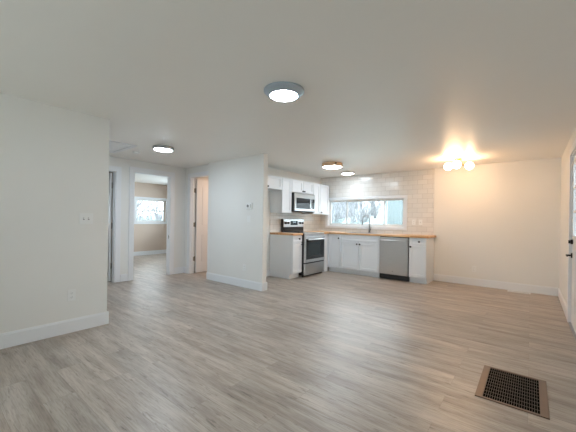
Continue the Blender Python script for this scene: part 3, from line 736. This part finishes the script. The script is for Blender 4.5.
def tree(seed, h):
    """bare tree: trunk with forking branches"""
    rnd = random.Random(seed); trunk = MB(); br = MB()
    def grow(p, d, l, r, depth):
        n = 3; pts = [p]; rs = [r]; q = Vector(p); dd = Vector(d)
        for k in range(n):
            dd = (dd + Vector((rnd.uniform(-.18, .18), rnd.uniform(-.18, .18), rnd.uniform(-.02, .16)))).normalized()
            q = q + dd*l/n; pts.append(q.copy()); rs.append(r*(1-.38*(k+1)/n))
        (trunk if depth == 0 else br).tube(pts, rs, 7 if depth < 2 else 4)
        if depth >= 5: return
        for k in range(3 if depth < 4 else 2):
            az = rnd.uniform(0, 2*PI); sp = rnd.uniform(.35, .85)
            side = Vector((math.cos(az), math.sin(az), rnd.uniform(-.1, .4))); nd_ = (dd + side*sp).normalized()
            st = pts[-1] if k < 2 else pts[-2]
            grow(st, nd_, l*rnd.uniform(.62, .8), rs[-1]*rnd.uniform(.55, .72), depth+1)
    grow(Vector((0, 0, 0)), Vector((0, 0, 1)), h*.3, h*.016, 0)
    root = empty('bare_tree')
    trunk.build('trunk', M['bark'], root, True); br.build('branches', M['bark'], root)
    return root
def shrub(seed, h, w):
    """leafless thicket: many thin forking stems from one root"""
    rnd = random.Random(seed); st = MB(); tw = MB()
    for k in range(26):
        a = rnd.uniform(0, 2*PI); lean = rnd.uniform(.05, .6); q = Vector((math.cos(a)*.12, math.sin(a)*.12, 0)); d = Vector((math.cos(a)*lean*w, math.sin(a)*lean*w, 1)).normalized(); pts = [q.copy()]
        for i in range(5):
            d = (d + Vector((rnd.uniform(-.2, .2), rnd.uniform(-.2, .2), 0))).normalized(); q = q + d*h/5*rnd.uniform(.8, 1.1); pts.append(q.copy())
        st.tube(pts, [.016, .014, .012, .009, .007, .004], 4)
        for p in pts[1:]:
            for j in range(3):
                dd = (d + Vector((rnd.uniform(-1, 1), rnd.uniform(-1, 1), rnd.uniform(-.2, .8)))).normalized(); m_ = p+dd*h*.10
                tw.tube([p, m_, m_+(dd+Vector((rnd.uniform(-.5, .5), rnd.uniform(-.5, .5), .3))).normalized()*h*.11], [.007, .005, .003], 3)
    root = empty('bare_shrub'); st.build('stems', M['twig'], root); tw.build('twigs', M['twig'], root); return root
protoA, protoB, protoS = tree(3, 7.5), tree(8, 6.0), shrub(5, 2.6, 1.0)
used = set()
def put(P_, x, y, z, s_, label, group, cat='tree'):
    o = P_ if P_.name not in used else copy_tree(P_)
    used.add(P_.name); o.location = (x, y, z); o.rotation_euler = (0, 0, random.uniform(0, 6.28)); o.scale = (s_,)*3
    tag(o, label, cat, group)
for i, (x, y, z, s_) in enumerate([(-7.3, 17.5, 1.1, .8), (-13.2, 24, 1.5, 1.0), (-8.3, 26, 1.6, 1.0), (-3.0, 25, 1.5, 1.0), (-19, 24, 1.4, 1.0)]):
    put((protoA, protoB)[i % 2], x, y, z-.2, s_, 'bare leafless tree on the snowy slope seen through the kitchen window', 'bare trees outside the kitchen window')
for x, y, z, s_ in [(-7.6, 13.2, .75, .8), (-6.1, 12.4, .7, .6), (-7.3, 15.6, .9, .9), (-8.2, 19.0, 1.2, .9), (-5.6, 19.0, 1.1, 1.1), (-12.0, 24.0, 1.9, 1.2), (-10.2, 28, 2.2, 1.4), (-6.6, 22.5, 1.3, 1.3)]:
    put(protoS, x, y, z-.15, s_, 'leafless thicket of pale thin stems seen through the kitchen window', 'shrubs outside the kitchen window', 'shrub')
for i, (x, y, s_) in enumerate([(-15.5, 6.6, .8), (-17.5, 9.4, .8), (-21.5, 9.6, 1.0), (-20.5, 13.0, 1.0)]):
    put((protoA, protoB)[i % 2], x, y, -.4, s_, 'bare leafless tree seen through the bedroom window', 'bare trees outside the bedroom window')
for x, y, s_ in [(-14.0, 7.3, .9), (-14.6, 5.4, .9), (-16.6, 7.9, 1.0), (-18.8, 8.2, 1.2), (-19.4, 11.4, 1.3), (-17.9, 11.4, 1.1), (-23.0, 12.0, 1.6)]:
    put(protoS, x, y, -.4, s_, 'leafless thicket of pale thin stems seen through the bedroom window', 'shrubs outside the bedroom window', 'shrub')
# shed with vertical siding (right pane)
sh = empty('shed', (-4.4, 14.6, .75), 0, label='grey shed with vertical siding seen through the right kitchen window pane', cat='shed')
b = MB(); b.box(-1.15, 1.6, 0, 2.0, .2, 2.3)
for i in range(19): b.box(-1.15+i*.15, -1.13+i*.15, -.02, 0, .2, 2.3)
b.build('wall', M['siding'], sh)
part('base_wall', M['trim'], sh, (-1.2, 1.65, -.06, 2.05, -.4, .2))
b = MB(); b.prism([(-1.5, 2.25), (1.95, 2.25), (.2, 3.2)], -.25, 2.3); b.build('roof', M['roof'], sh)
# neighbour house (left pane)
ho = empty('neighbour_house', (-11.4, 15.8, .55), 0, label='pale grey house seen through the left kitchen window pane', cat='house')
part('wall', M['greywall'], ho, (-3.5, 1.6, 0, 4, -.6, 2.2))
b = MB(); b.prism([(-4.0, 2.15), (2.05, 2.15), (-.9, 3.9)], -.35, 4.3); b.build('roof', M['roof'], ho)
part('window', M['screen'], ho, (.2, 1.0, -.03, 0, .9, 1.8))
part('corner_board', M['trim'], ho, (1.45, 1.62, -.02, .02, -.6, 2.2))
